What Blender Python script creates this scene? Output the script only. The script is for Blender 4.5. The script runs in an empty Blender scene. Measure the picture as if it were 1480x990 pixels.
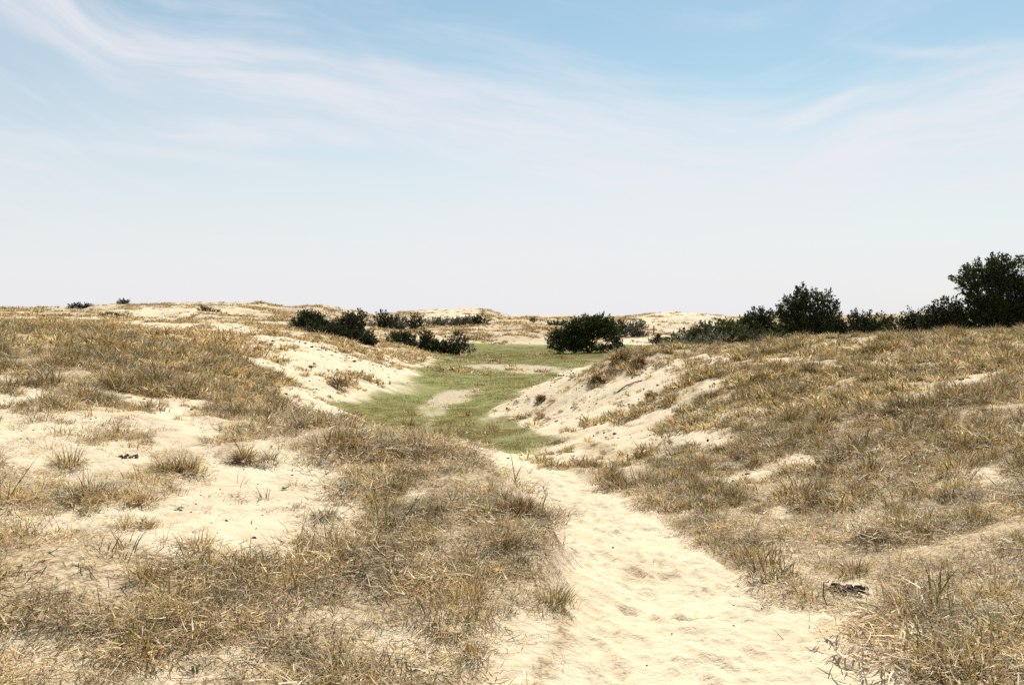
import bpy, math, random
import numpy as np
from mathutils import Vector

RNG = np.random.default_rng(7)
random.seed(7)
sc = bpy.context.scene
COL = sc.collection

# ------------------------------------------------------------------ camera numbers
F = 1480.0          # focal length in photo pixels (36 mm lens on a 36 mm film width)
CX, HOR = 740.0, 455.0
EYE = 3.2           # eye height above the meadow floor

def world(px, py, Y):
    return ((px - CX) / F * Y, Y, EYE + (HOR - py) / F * Y)

# ------------------------------------------------------------------ noise
def _hash(ix, iy, seed):
    h = (ix.astype(np.int64) * 374761393 + iy.astype(np.int64) * 668265263 + seed * 1442695041) & 0xFFFFFFFF
    h = ((h ^ (h >> 13)) * 1274126177) & 0xFFFFFFFF
    h = h ^ (h >> 16)
    return (h & 0xFFFF) / 65535.0

def vnoise(x, y, seed=0):
    x = np.asarray(x, float); y = np.asarray(y, float)
    ix = np.floor(x); iy = np.floor(y)
    fx = x - ix; fy = y - iy
    fx = fx * fx * fx * (fx * (fx * 6 - 15) + 10); fy = fy * fy * fy * (fy * (fy * 6 - 15) + 10)
    a = _hash(ix, iy, seed); b = _hash(ix + 1, iy, seed)
    c = _hash(ix, iy + 1, seed); d = _hash(ix + 1, iy + 1, seed)
    return (a + (b - a) * fx) * (1 - fy) + (c + (d - c) * fx) * fy

def fbm(x, y, scale, octs=3, seed=0, gain=0.5):
    """about -1..1; scale in metres"""
    s = 0; amp = 1.0; tot = 0
    x = np.asarray(x) / scale; y = np.asarray(y) / scale
    for o in range(octs):
        ca, sa = math.cos(0.7 * o + seed), math.sin(0.7 * o + seed)
        s = s + amp * (vnoise(x * ca - y * sa + 13.7 * o, x * sa + y * ca + 7.1 * o, seed + o * 17) * 2 - 1)
        tot += amp; amp *= gain; x = x * 2.03; y = y * 2.03
    return s / tot

def sstep(a, b, x):
    t = np.clip((x - a) / (b - a), 0, 1)
    return t * t * (3 - 2 * t)

# ------------------------------------------------------------------ terrain control points (column, row, depth)
CP = [
 # path
 (1030,990,4.8),(1020,900,5.9),(935,800,7.9),(830,720,11),(765,680,15),(710,655,20),
 # meadow floor
 (680,636,26.5),(650,600,34),(670,570,42),(720,540,57),(740,515,80),(700,500,104),(800,500,104),(620,512,82),(850,510,86),
 (780,545,54),(560,610,31),(520,615,28),(590,577,38),(760,610,31.5),(690,600,34),
 # near left dune
 (0,990,4.5),(200,990,4.6),(400,990,4.7),(600,990,4.7),(760,990,4.75),(0,800,5.9),(200,900,5.2),(200,800,6.0),(400,900,5.4),(600,900,5.4),
 (780,950,5.1),(0,700,7.3),(200,700,7.5),(400,800,6.3),(600,800,6.6),(700,800,6.6),(790,850,6.05),(400,700,8.0),(600,700,8.5),
 (700,720,8.2),(758,745,7.7),(800,810,6.65),(825,880,6.0),(0,600,9.8),(200,620,10),(300,650,9),(600,650,10.4),(650,668,9.6),(500,628,12.3),(430,603,14),(0,560,11.5),
 (100,540,14),(200,545,15.5),(300,582,14),(340,600,13),
 # swale behind the near mound and the far flank of the left dune
 (430,588,19),(480,604,27),(330,562,17.5),(330,522,25),(380,540,26),(420,558,24),(470,540,38),(560,540,44),(625,540,52),(600,525,57),
 (540,505,56),(480,500,50),(430,482,55),(380,500,40),(300,482,50),(200,472,60),(0,500,18),(0,472,40),(200,505,24),(100,490,25),
 (100,465,70),(300,465,80),(400,465,85),(450,470,80),(540,492,80),
 (0,451,110),(100,452,110),(180,445,125),(250,444,130),(350,443,140),(430,449,150),(480,447,150),(540,455,170),
 (560,478,110),(640,477,125),(600,480,120),(560,470,140),(700,490,108),(750,476,130),(750,464,152),(680,451,185),(640,453,190),(720,460,180),(780,461,175),(860,464,165),(900,463,170),
 (970,459,180),(1040,461,180),(910,490,100),(960,492,100),(870,494,104),(1000,480,125),(930,478,125),
 # right dune
 (716,597,33),(800,567,33),(860,541,32.3),(893,516,33),(960,507,34),(1100,501,34),(1250,492,33),(1400,484,30),(1480,480,28),
 (750,625,27),(830,652,21.5),(900,668,18.5),(800,682,16),(900,600,25),(850,580,29),(1000,560,24),(1000,620,18.5),(1000,700,13),(930,712,12.5),
 (1100,600,18.5),(1200,560,21),(1200,650,14),(1100,700,11.7),(1050,800,8.1),(1200,750,9.5),(1300,600,15),(1300,700,10.5),(1400,550,18),
 (1400,650,11.5),(1480,560,15),(1480,650,11),(1400,800,7.1),(1480,800,6.9),(1250,850,6.8),(1300,900,5.9),(1480,900,5.5),(1400,990,4.7),(1300,990,4.75),
]
P = [world(*c) for c in CP]
# behind crests, beyond the frame, round the camera
P += [(-2.0,17.5,0.95),(-0.9,14.5,0.9),(0.0,11.2,1.05),(-3.4,19,1.1),(0.66,7.6,1.33),(0.74,6.4,1.38),(0.3,9.6,1.22),
      (2.6,42,0.6),(6,44,0.9),(12,46,1.3),(20,44,1.7),(28,42,2.0),(6,62,0.25),(15,64,0.5),(30,64,1.2),(12,88,0.3),(30,90,1.0),
      (40,60,2.2),(45,30,3.2),(30,18,2.9),(18,8,2.2),(11,4,1.8),(8,0,1.7),(8,-8,1.7),(1,2,1.5),(1,-3,1.5),(1,-10,1.5),(-6,0,1.7),(-6,-8,1.7),
      (-14,4,2.2),(-22,10,2.8),(-32,22,3.1),(-45,45,3.1),(-70,75,3.2),(-95,115,3.6),(-120,160,4.0),(60,110,2.5),(75,170,3.6),(100,200,3.6),
      (-60,200,2.2),(0,230,1.5),(80,260,1.5),(-90,260,2.0),(0,330,1.2),(-150,330,1.2),(150,330,1.2),(150,150,3),(-180,180,3),
      (60,10,3),(-60,10,3),(40,-14,2),(-40,-14,2)]
P = np.array(P)
def warp(X, Y):
    s = np.maximum(Y + 8, 0.5)
    return X / s * 1.6, np.log(s)
ca, cb = warp(P[:,0], P[:,1])
def tps_k(r2):
    return 0.5 * r2 * np.log(r2 + 1e-12)
def _fit():
    n = len(ca)
    r2 = (ca[:,None]-ca[None])**2 + (cb[:,None]-cb[None])**2
    K = tps_k(r2) + np.eye(n) * 2e-4
    A = np.zeros((n+3, n+3)); A[:n,:n] = K
    A[:n,n] = 1; A[:n,n+1] = ca; A[:n,n+2] = cb
    A[n:,:n] = A[:n,n:].T
    b = np.zeros(n+3); b[:n] = P[:,2]
    return np.linalg.solve(A, b)
W = _fit()
def smooth_h(X, Y):
    sh = np.shape(X); X = np.ravel(X).astype(float); Y = np.ravel(Y).astype(float)
    Yc = np.minimum(Y, 420.0); Xc = X * np.where(Y > 420, 420.0 / np.maximum(Y, 1), 1)
    lim = 0.95 * (Yc + 8) + 6; Xc = np.clip(Xc, -lim, lim)
    a, b = warp(Xc, np.maximum(Yc, -7))
    out = np.empty_like(X)
    for i in range(0, len(X), 20000):
        s = slice(i, i + 20000)
        r2 = (a[s,None]-ca[None])**2 + (b[s,None]-cb[None])**2
        out[s] = tps_k(r2) @ W[:-3] + W[-3] + W[-2]*a[s] + W[-1]*b[s]
    return np.clip(out, -0.4, 9).reshape(sh)

# ------------------------------------------------------------------ path outline (left column, right column) by depth
PE = np.array([(-30,0.1,2.0),(-8,0.1,2.0),(3,0.1,1.9),
 (4.6,(790-CX)/F*4.6,(1325-CX)/F*4.6),(5.2,(815-CX)/F*5.2,(1295-CX)/F*5.2),(5.9,(815-CX)/F*5.9,(1240-CX)/F*5.9),(6.6,(805-CX)/F*6.6,(1140-CX)/F*6.6),
 (7.3,(792-CX)/F*7.3,(1062-CX)/F*7.3),(8.3,(752-CX)/F*8.3,(1020-CX)/F*8.3),(9.5,(712-CX)/F*9.5,(965-CX)/F*9.5),(11,(694-CX)/F*11,(905-CX)/F*11),(13,(684-CX)/F*13,(865-CX)/F*13),
 (15,(678-CX)/F*15,(822-CX)/F*15),(18,(670-CX)/F*18,(778-CX)/F*18),(21,(655-CX)/F*21,(745-CX)/F*21),(23.5,(640-CX)/F*23.5,(690-CX)/F*23.5),(25,(630-CX)/F*25,(632-CX)/F*25)])
def path_mask(X, Y):
    l = np.interp(Y, PE[:,0], PE[:,1]); r = np.interp(Y, PE[:,0], PE[:,2])
    n = fbm(X, Y, 0.9, 3, 5) * 0.13
    d = np.minimum(X - l, r - X) + n
    return sstep(-0.10, 0.14, d) * (Y < 25)

# ------------------------------------------------------------------ grass cover, painted where the photo shows it
# (column, row, half width, half height, tilt in degrees, cover, weight)
PAINT = [
 # left: upland
 (100,530,240,60,5,0.86,1),(320,508,150,18,8,0.8,1),(120,470,200,12,0,0.5,1),(320,474,50,9,0,0.15,1),(395,492,45,8,8,0.2,1),(130,500,40,10,0,.75,.8),
 (200,576,110,9,8,0.3,1),(40,575,60,9,0,.35,1),(280,600,60,9,10,0.3,1),(330,560,90,16,14,0.75,1),(410,540,50,10,15,0.3,1),(455,583,70,22,10,0.10,1),(560,584,60,12,0,0.04,1),
 (560,541,70,12,8,0.06,1),(450,525,60,14,15,.3,1),(490,548,40,8,0,.6,.8),(470,507,50,8,15,.15,1),(420,470,60,8,0,.6,1),(590,520,50,6,12,.55,1),
 # near left: sand
 (60,640,110,42,0,0.12,1),(390,725,130,62,10,0.06,1),(310,690,80,28,0,0.10,1),(60,748,130,24,0,0.12,1),(330,800,170,22,0,0.12,1),(390,650,50,14,20,.35,1),
 (150,625,40,12,0,.3,1),(80,600,60,18,0,.6,1),(280,620,90,14,5,.55,1),
 (165,707,72,18,0,0.85,1),(195,748,38,16,0,0.5,1),(285,772,45,16,0,0.45,1),(265,662,45,16,0,0.75,1),(340,655,28,15,0,0.7,1),(100,655,26,30,0,.55,1),(435,775,26,14,0,.5,1),
 (30,715,40,12,0,.55,1),
 # near left: mats
 (100,840,170,52,0,1.0,1),(200,900,230,48,0,0.92,1),(60,955,120,28,0,0.5,1),(280,955,170,35,0,0.76,1),(450,900,140,60,0,0.74,1),(560,850,110,60,0,0.74,1),
 (650,760,130,90,40,0.92,1),(540,690,90,50,25,0.95,1),(620,650,70,24,12,0.9,1),(700,700,60,30,45,0.85,1),(770,800,60,60,55,0.9,1),(800,860,40,36,60,.85,1),(640,930,120,50,0,0.68,1),(760,920,50,40,0,.45,1),
 (520,770,40,30,0,.3,1),(470,700,40,18,30,.25,1),(430,612,90,18,12,.9,1),(340,612,90,14,12,.75,1),(740,755,20,16,45,.4,.7),(600,725,22,14,0,.4,.8),
 (550,980,120,30,0,.62,1),(360,960,60,20,0,.4,.8),
 # right dune
 (1180,560,330,70,-8,0.78,1),(1200,720,330,120,20,0.84,1),(1400,860,150,160,0,0.92,1),(1225,960,60,70,15,.10,1),(1300,530,250,30,-3,0.82,1),(1060,505,160,9,-2,.85,1),
 (835,600,140,38,-22,0.03,1),(930,560,80,30,-30,0.16,1),(905,632,80,18,10,0.22,1),(1000,530,70,16,-10,0.35,1),(1060,545,50,10,-25,.4,1),
 (930,600,30,60,30,.45,.8),(985,590,30,30,0,.5,.8),(1010,640,60,14,0,.45,1),
 (1445,702,50,17,0,0.06,1),(1180,668,50,9,-5,0.2,1),(1085,690,45,10,-5,0.22,1),(1130,748,38,11,0,0.25,1),(1330,580,45,7,-8,0.4,1),(1412,547,36,9,-8,0.3,1),(1150,520,45,6,0,.42,1),(1010,668,60,9,5,.3,1),(1260,760,40,9,0,.35,1),(1250,625,40,6,-10,.5,1),
 (870,672,80,20,12,.72,1),(800,655,50,12,10,.5,1),(850,690,60,16,15,.85,1),(930,715,60,18,28,.92,1),(1010,760,60,22,30,.9,1),(1085,790,40,20,10,.85,1),(1140,822,60,14,8,.2,1),(1195,848,60,18,5,.10,1),(1255,880,26,28,20,.25,1),(1330,800,80,40,20,.95,1),
 (900,520,20,8,-20,.9,.9),(800,556,110,13,-28,0.10,1),(740,590,60,12,-15,.05,1),
 # far dunes
 (640,462,50,7,0,.36,1),(690,488,80,8,0,.8,1),(600,488,60,6,0,.6,1),(770,480,80,10,0,.75,1),(980,468,80,10,0,.42,1),(900,492,40,5,0,.1,1),(945,488,30,6,0,.3,1),(280,452,120,6,0,.5,1),(655,455,45,5,0,.2,1),(985,463,55,6,0,.3,1),(265,449,22,5,0,.2,1),(330,448,30,4,0,.3,1),
]
TPAINT = [ # (column,row,half width,half height,tilt,turf value)
 (738,533,92,7.5,1,0.05),(655,574,46,12,-14,0.12),(640,592,14,10,-30,.4),(612,604,20,20,-30,0.40),(604,628,16,14,-20,.45),(690,540,60,8,0,.8),(720,610,40,14,0,.5),(560,562,60,9,5,.5),(830,548,60,8,-10,.75),(740,640,90,14,8,.75),(560,605,60,14,0,.9),
 (790,640,110,34,12,.66),(840,668,60,16,10,.5),(740,655,60,14,10,.8),(480,605,40,12,0,.45),
]
def project(X, Y, Z):
    Ys = np.maximum(Y, 0.5)
    return CX + F * X / Ys, HOR - F * (Z - EYE) / Ys
def ell(px, py, e):
    cx, cy, rx, ry, t = e[:5]
    c, s = math.cos(math.radians(t)), math.sin(math.radians(t))
    dx = px - cx; dy = py - cy
    u = (dx * c + dy * s) / rx; v = (-dx * s + dy * c) / ry
    return 1 - sstep(0.55, 1.25, np.sqrt(u*u + v*v))
def zones(X, Y, Zs):
    """returns cover, turf, path for ground points (Zs = smooth height)"""
    px, py = project(X, Y, Zs)
    j = fbm(X, Y, np.maximum(0.5, 1) * 1.3, 3, 3)
    px2 = px + j * 14; py2 = py + fbm(X, Y, 1.3, 3, 4) * 5
    cov = np.where(X > 0.02 * Y, 0.8, 0.6) * np.ones_like(X)
    cov = np.where(Y > 62, 0.66, cov)
    for e in PAINT:
        w = ell(px2, py2, e) * e[6]
        cov = cov + (e[5] - cov) * w
    pm = path_mask(X, Y)
    turf = sstep(0.70, 0.18, Zs + 0.16 * fbm(X, Y, 2.5, 3, 8)) * sstep(18.5, 22, Y + fbm(X, Y, 2, 2, 9)) * sstep(109, 103, Y) * (1 - pm)
    for e in ((775,606,66,19,20),(865,612,130,26,22),(735,590,40,8,-25),(800,556,80,9,-28)): turf = turf * (1 - .9 * ell(px2, py2, e))
    for cx_, cy_, rx_, ry_, k_ in ((880,652,110,26,.95),(800,668,70,14,.6),(560,560,60,12,.5)):
        turf = turf * (1 - k_ * np.exp(-(((px + j*22 - cx_)/rx_)**2 + ((py + j*7 - cy_)/ry_)**2)))
    tv = np.ones_like(X)
    for e in TPAINT:
        w = ell(px + j * 6, py + j * 1.5, e)
        tv = tv + (e[5] - tv) * w
    cov = cov * (1 - pm) * (1 - 0.93 * sstep(0.12, 0.5, turf))
    return cov, turf, tv, pm
def height(X, Y, full=False):
    X = np.asarray(X, float); Y = np.asarray(Y, float)
    zs = smooth_h(X, Y)
    cov, turf, tv, pm = zones(X, Y, zs)
    d = (1 - turf) * (1 - pm)
    far = sstep(55, 130, Y) * (Y < 420)
    near = 1 - sstep(25, 70, Y)
    z = zs
    z = z + d * near * (0.115 * fbm(X, Y, 1.3, 4, 21, .55) + 0.07 * fbm(X, Y, 3.1, 2, 22))
    z = z + d * sstep(14, 40, Y) * (1 - far) * 0.24 * fbm(X, Y, 3.5, 4, 25, .55)
    z = z + d * far * np.minimum(1.3 * (1 - 2.4*np.abs(fbm(X, Y, 17, 4, 31))) - 0.75 + 0.7 * fbm(X, Y, 5, 4, 32, .6), 0.12 + 0.12 * fbm(X, Y, 4, 3, 35)) * np.clip(zs / 2.2, 0.15, 1.0)
    for hx, hy, hh, hr in ((-11.5,190,.95,7.5),(-4.5,184,.55,4),(30,182,.75,9),(-46,142,.55,6),(-37,144,.5,5),(-29,152,.5,4.5),(-48.5,126,.35,5)):
        z = z + hh * np.exp(-((X-hx)**2 + (Y-hy)**2) / hr**2) * (1 + .35 * fbm(X, Y, 3, 3, 36))
    z = z + d * np.clip(cov - 0.4, 0, 1) * 0.10 * near * np.clip(fbm(X, Y, 0.5, 2, 41) + 0.3, 0, 1)
    z = z + pm * near * (0.016 * fbm(X, Y, 0.34, 2, 51) + 0.03 * fbm(X, Y, 1.1, 2, 52) - 0.02 * np.clip(fbm(X, Y, 0.42, 1, 53) - 0.45, 0, 1) * 2)
    # the shoulder of the mound that stands above the left side of the path
    t_ = np.clip(((X + 1.0) * 1.25 + (Y - 10.4) * -3.8) / (1.25**2 + 3.8**2), .38, 1)
    dm = np.hypot(X - (-1.0 + 1.25 * t_), Y - (10.4 - 3.8 * t_))
    z = z + .125 * np.exp(-(dm / .55)**2) * (1 - pm)
    z = z + (1-d) * (1-pm) * 0.03 * fbm(X, Y, 4, 3, 61)
    if full: return z, cov, turf, tv, pm
    return z

# ------------------------------------------------------------------ materials
def newmat(name):
    m = bpy.data.materials.new(name); m.use_nodes = True
    nt = m.node_tree; nt.nodes.clear()
    return m, nt
class NB:
    def __init__(s, nt): s.nt = nt
    def n(s, t, **kw):
        x = s.nt.nodes.new(t)
        for k, v in kw.items(): setattr(x, k, v)
        return x
    def link(s, a, b): s.nt.links.new(a, b)
    def put(s, sock, v):
        if isinstance(v, bpy.types.NodeSocket): s.link(v, sock)
        else: sock.default_value = v
    def math(s, op, a, b=0.0, c=None, clamp=False):
        x = s.n('ShaderNodeMath', operation=op, use_clamp=clamp)
        s.put(x.inputs[0], a); s.put(x.inputs[1], b)
        if c is not None: s.put(x.inputs[2], c)
        return x.outputs[0]
    def mix(s, f, a, b, kind='MIX'):
        x = s.n('ShaderNodeMix', data_type='RGBA', blend_type=kind)
        s.put(x.inputs[0], f)
        for sock, v in ((x.inputs[6], a), (x.inputs[7], b)):
            if isinstance(v, tuple): v = (*v, 1) if len(v) == 3 else v
            s.put(sock, v)
        return x.outputs[2]
    def ramp(s, v, a, b, lo=0.0, hi=1.0):
        x = s.n('ShaderNodeMapRange', interpolation_type='SMOOTHSTEP')
        s.put(x.inputs[0], v); x.inputs[1].default_value = a; x.inputs[2].default_value = b
        x.inputs[3].default_value = lo; x.inputs[4].default_value = hi
        return x.outputs[0]
    def noise(s, vec, scale, detail=3, rough=0.55, dist=0.0):
        x = s.n('ShaderNodeTexNoise'); s.put(x.inputs['Vector'], vec)
        x.inputs['Scale'].default_value = scale; x.inputs['Detail'].default_value = detail
        x.inputs['Roughness'].default_value = rough; x.inputs['Distortion'].default_value = dist
        return x.outputs[0]
    def attr(s, name):
        return s.n('ShaderNodeAttribute', attribute_name=name)
    def comb(s, x, y, z):
        c = s.n('ShaderNodeCombineXYZ')
        s.put(c.inputs[0], x); s.put(c.inputs[1], y); s.put(c.inputs[2], z)
        return c.outputs[0]

def ground_material():
    m, nt = newmat('ground_surface'); b = NB(nt)
    pos = b.n('ShaderNodeNewGeometry').outputs['Position']
    cov = b.attr('cover').outputs['Fac']; turf = b.attr('turf').outputs['Fac']; tv = b.attr('turf_value').outputs['Fac']; pm = b.attr('path').outputs['Fac']
    n1 = b.noise(pos, 0.9, 4); n2 = b.noise(pos, 7, 4, .65); n3 = b.noise(pos, 60, 3, .7)
    sand = b.mix(b.ramp(n1, .3, .7), (0.56,0.455,0.305), (0.63,0.53,0.37))
    sand = b.mix(b.ramp(n2, .35, .75, 0, .35), sand, (0.47,0.36,0.235))
    sand = b.mix(b.ramp(n3, .62, .8, 0, .35), sand, (0.34,0.26,0.17))
    # dead litter lying between the tussocks
    litn = b.noise(pos, 34, 4, .8); lit2 = b.noise(pos, 2.6, 4, .6)
    lit = b.mix(b.ramp(litn, .36, .64), (0.150,0.098,0.052), (0.50,0.375,0.215))
    lf = b.math('ADD', cov, b.math('MULTIPLY', b.math('SUBTRACT', lit2, .5), 1.0))
    lf = b.ramp(lf, .45, .85)
    lf = b.math('MULTIPLY', lf, b.ramp(b.noise(pos, 16, 4, .75), .36, .56, .25, .92))
    base = b.mix(lf, sand, lit)
    # short turf of the meadow
    sx = b.n('ShaderNodeVectorMath', operation='MULTIPLY'); b.link(pos, sx.inputs[0]); sx.inputs[1].default_value = (0.35, 1.0, 1.0)
    t1 = b.noise(sx.outputs[0], 0.22, 4, .6); t2 = b.noise(pos, 1.7, 5, .7); t3 = b.noise(pos, 9, 3, .75)
    g = b.mix(b.ramp(t1, .35, .68), (0.168,0.175,0.050), (0.240,0.214,0.074))
    g = b.mix(b.ramp(t2, .42, .75, 0, .5), g, (0.33,0.28,0.15))
    g = b.mix(b.ramp(t3, .4, .7, 0, .5), g, (0.140,0.155,0.050))
    straw = b.mix(b.ramp(t3, .35, .65), (0.30,0.25,0.15), (0.50,0.41,0.28))
    tvn = b.ramp(b.math('ADD', tv, b.math('ADD', b.math('MULTIPLY', b.math('SUBTRACT', t2, .5), 1.0), b.math('MULTIPLY', b.math('SUBTRACT', b.noise(sx.outputs[0], .7, 5, .7), .5), 1.0))), .2, .85)
    g = b.mix(tvn, straw, g)
    tf = b.ramp(b.math('ADD', turf, b.math('MULTIPLY', b.math('SUBTRACT', b.noise(pos, 1.3, 6, .8), .5), 1.3)), .22, .78)
    base = b.mix(tf, base, g)
    bs = b.n('ShaderNodeBsdfPrincipled'); b.put(bs.inputs['Base Color'], base)
    bs.inputs['Roughness'].default_value = .95; bs.inputs['Specular IOR Level'].default_value = .12
    bn = b.math('ADD', b.math('MULTIPLY', b.noise(pos, 4.5, 4, .6), .55), b.math('MULTIPLY', n3, .05))
    bn = b.math('ADD', bn, b.math('MULTIPLY', b.noise(pos, 15, 3, .6), .22))
    bu = b.n('ShaderNodeBump'); bu.inputs['Strength'].default_value = .7; bu.inputs['Distance'].default_value = .12
    b.link(bn, bu.inputs['Height']); b.link(bu.outputs[0], bs.inputs['Normal'])
    o = b.n('ShaderNodeOutputMaterial'); b.link(bs.outputs[0], o.inputs[0])
    return m

def leafy_material(name, gain=1.0, trans=0.35, rough=.6, spec=.25, rnd=0.35, patch=False):
    """colour comes from the per-blade attribute 'tint'"""
    m, nt = newmat(name); b = NB(nt)
    c = b.attr('tint').outputs['Color']
    oi = b.n('ShaderNodeObjectInfo').outputs['Random']
    f = b.math('ADD', gain - rnd / 2, b.math('MULTIPLY', oi, rnd))
    if patch:
        pos = b.n('ShaderNodeNewGeometry').outputs['Position']
        p1 = b.noise(pos, .55, 4, .65); p2 = b.noise(pos, 2.2, 3, .6)
        c = b.mix(b.ramp(p1, .46, .70, 0, .30), c, b.mix(1.0, c, (.72, .74, .78), 'MULTIPLY'))
        f = b.math('MULTIPLY', f, b.ramp(p2, .30, .70, .70, 1.30))
    col = b.mix(1.0, c, b.comb(f, f, f), 'MULTIPLY')
    bs = b.n('ShaderNodeBsdfPrincipled'); b.link(col, bs.inputs['Base Color'])
    bs.inputs['Roughness'].default_value = rough; bs.inputs['Specular IOR Level'].default_value = spec
    tr = b.n('ShaderNodeBsdfTranslucent'); b.link(col, tr.inputs[0])
    mx = b.n('ShaderNodeMixShader'); mx.inputs[0].default_value = trans
    b.link(bs.outputs[0], mx.inputs[1]); b.link(tr.outputs[0], mx.inputs[2])
    o = b.n('ShaderNodeOutputMaterial'); b.link(mx.outputs[0], o.inputs[0])
    return m
def plain_material(name, c1, c2, scale=8, rough=.9, bump=.3):
    m, nt = newmat(name); b = NB(nt)
    tc = b.n('ShaderNodeTexCoord').outputs['Object']
    n = b.noise(tc, scale, 4, .65)
    bs = b.n('ShaderNodeBsdfPrincipled'); b.put(bs.inputs['Base Color'], b.mix(b.ramp(n, .35, .65), c1, c2))
    bs.inputs['Roughness'].default_value = rough; bs.inputs['Specular IOR Level'].default_value = .15
    bu = b.n('ShaderNodeBump'); bu.inputs['Strength'].default_value = bump; b.link(n, bu.inputs['Height']); b.link(bu.outputs[0], bs.inputs['Normal'])
    o = b.n('ShaderNodeOutputMaterial'); b.link(bs.outputs[0], o.inputs[0])
    return m
M_GROUND = ground_material()
M_GRASS = leafy_material('dry_grass', 1.08, .24, .5, .35, .5, True)
M_LEAF = leafy_material('foliage', 1.0, .15, .6, .15, .1)
M_BARK = plain_material('bark', (0.10,0.08,0.065), (0.20,0.175,0.15), 14)
M_TWIG = plain_material('grey_twigs', (0.13,0.11,0.09), (0.24,0.21,0.18), 14)
M_DARK = plain_material('rotted_dark', (0.030,0.022,0.014), (0.13,0.095,0.06), 30, .9, .6)
M_CHIP = plain_material('dark_chips', (0.03,0.023,0.016), (0.12,0.09,0.06), 12)
M_WOOD = plain_material('weathered_wood', (0.06,0.05,0.04), (0.16,0.14,0.12), 10)

# ------------------------------------------------------------------ mesh helpers
def mesh_from(name, V, Fq, mats, tint=None, smooth=False):
    """V (n,3), Fq list of arrays (m,k)"""
    me = bpy.data.meshes.new(name)
    V = np.ascontiguousarray(V, dtype=np.float32)
    me.vertices.add(len(V)); me.vertices.foreach_set('co', V.ravel())
    if Fq:
        loops = np.concatenate([f.ravel() for f in Fq]).astype(np.int32)
        sizes = np.concatenate([np.full(len(f), f.shape[1]) for f in Fq]).astype(np.int32)
        starts = np.concatenate([[0], np.cumsum(sizes)[:-1]]).astype(np.int32)
        me.loops.add(len(loops)); me.loops.foreach_set('vertex_index', loops)
        me.polygons.add(len(sizes)); me.polygons.foreach_set('loop_start', starts)
        me.update(calc_edges=True)
        me.polygons.foreach_set('use_smooth', np.full(len(sizes), smooth))
    for m in mats: me.materials.append(m)
    if tint is not None:
        a = me.attributes.new('tint', 'FLOAT_COLOR', 'POINT')
        t = np.ones((len(V), 4), np.float32); t[:, :3] = tint
        a.data.foreach_set('color', t.ravel())
    return me
def link(name, me, parent=None, loc=(0,0,0), rotz=0, **props):
    o = bpy.data.objects.new(name, me); COL.objects.link(o)
    o.parent = parent; o.location = loc; o.rotation_euler = (0, 0, rotz)
    for k, v in props.items():
        if v: o[k] = v
    return o

def ribbons(root, az, lean, curl, L, w, tint, S=4, twist=None):
    """N curved tapering blades; lean from the vertical, curl is added over the length"""
    N = len(root)
    t = np.linspace(0, 1, S + 1)
    wob = RNG.normal(0, .25, (N, S + 1)).cumsum(1) * .5
    ang = lean[:,None] + curl[:,None] * t[None]
    azz = az[:,None] + wob
    seg = (L / S)[:,None]
    dx = np.sin(ang) * np.cos(azz) * seg; dy = np.sin(ang) * np.sin(azz) * seg; dz = np.cos(ang) * seg
    pos = np.zeros((N, S + 1, 3))
    pos[:,1:,0] = np.cumsum(dx[:,:-1], 1); pos[:,1:,1] = np.cumsum(dy[:,:-1], 1); pos[:,1:,2] = np.cumsum(dz[:,:-1], 1)
    pos += root[:,None,:]
    pos[:,:,2] = np.maximum(pos[:,:,2], -0.012)
    tw = RNG.uniform(-1.2, 1.2, N) if twist is None else twist
    wd = np.stack([-np.sin(az + tw*.4), np.cos(az + tw*.4), np.sin(tw) * .6], 1)
    wd /= np.linalg.norm(wd, axis=1, keepdims=True)
    half = (w[:,None] * (1 - 0.92 * t[None]**1.6)) * .5
    a = pos - wd[:,None,:] * half[:,:,None]; c = pos + wd[:,None,:] * half[:,:,None]
    V = np.stack([a, c], 2).reshape(-1, 3)
    base = (np.arange(N) * (S + 1) * 2)[:,None] + (np.arange(S) * 2)[None]
    Q = np.stack([base, base + 1, base + 3, base + 2], -1).reshape(-1, 4)
    T = np.repeat(tint, (S + 1) * 2, 0)
    return V, Q, T

STRAW = np.array([(0.66,0.52,0.275),(0.56,0.415,0.195),(0.43,0.30,0.135),(0.30,0.20,0.09),(0.78,0.67,0.45),(0.47,0.39,0.27),(0.155,0.10,0.05)]) * np.array([1.0, .945, .83])  # real straw tones; palest and darkest also imitate highlights and shadow pits
STRAWP = np.array([.2,.2,.17,.13,.1,.07,.13])
GREEN = np.array([(0.25,0.235,0.065),(0.19,0.195,0.055),(0.34,0.29,0.09),(0.14,0.15,0.045)])
def tints(n, green=0.1):
    c = STRAW[RNG.choice(len(STRAW), n, p=STRAWP)]
    g = GREEN[RNG.integers(0, len(GREEN), n)]
    k = RNG.random(n) < green
    c = np.where(k[:,None], g, c) * RNG.uniform(.6, 1.3, (n,1))  # wide spread puts lit-and-shaded contrast into the blade colour
    return np.minimum(c, .85)
def clump(n, r, l0, l1, lean_sd, curl0, curl1, w, green, S=4, mound=0.0, squash=1.0):
    a = RNG.uniform(0, 2*np.pi, n); q = r * np.sqrt(RNG.random(n)) * RNG.uniform(.6, 1.1, n)
    root = np.stack([q*np.cos(a), q*np.sin(a)*squash, -0.01 + mound * (1 - (q/r)**2).clip(0)], 1)
    az = a + RNG.normal(0, .9, n)
    lean = np.abs(RNG.normal(0, lean_sd, n)) + .25 * q / r
    return ribbons(root, az, lean, RNG.uniform(curl0, curl1, n), RNG.uniform(l0, l1, n), RNG.uniform(.7, 1.3, n) * w, tints(n, green), S)
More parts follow.
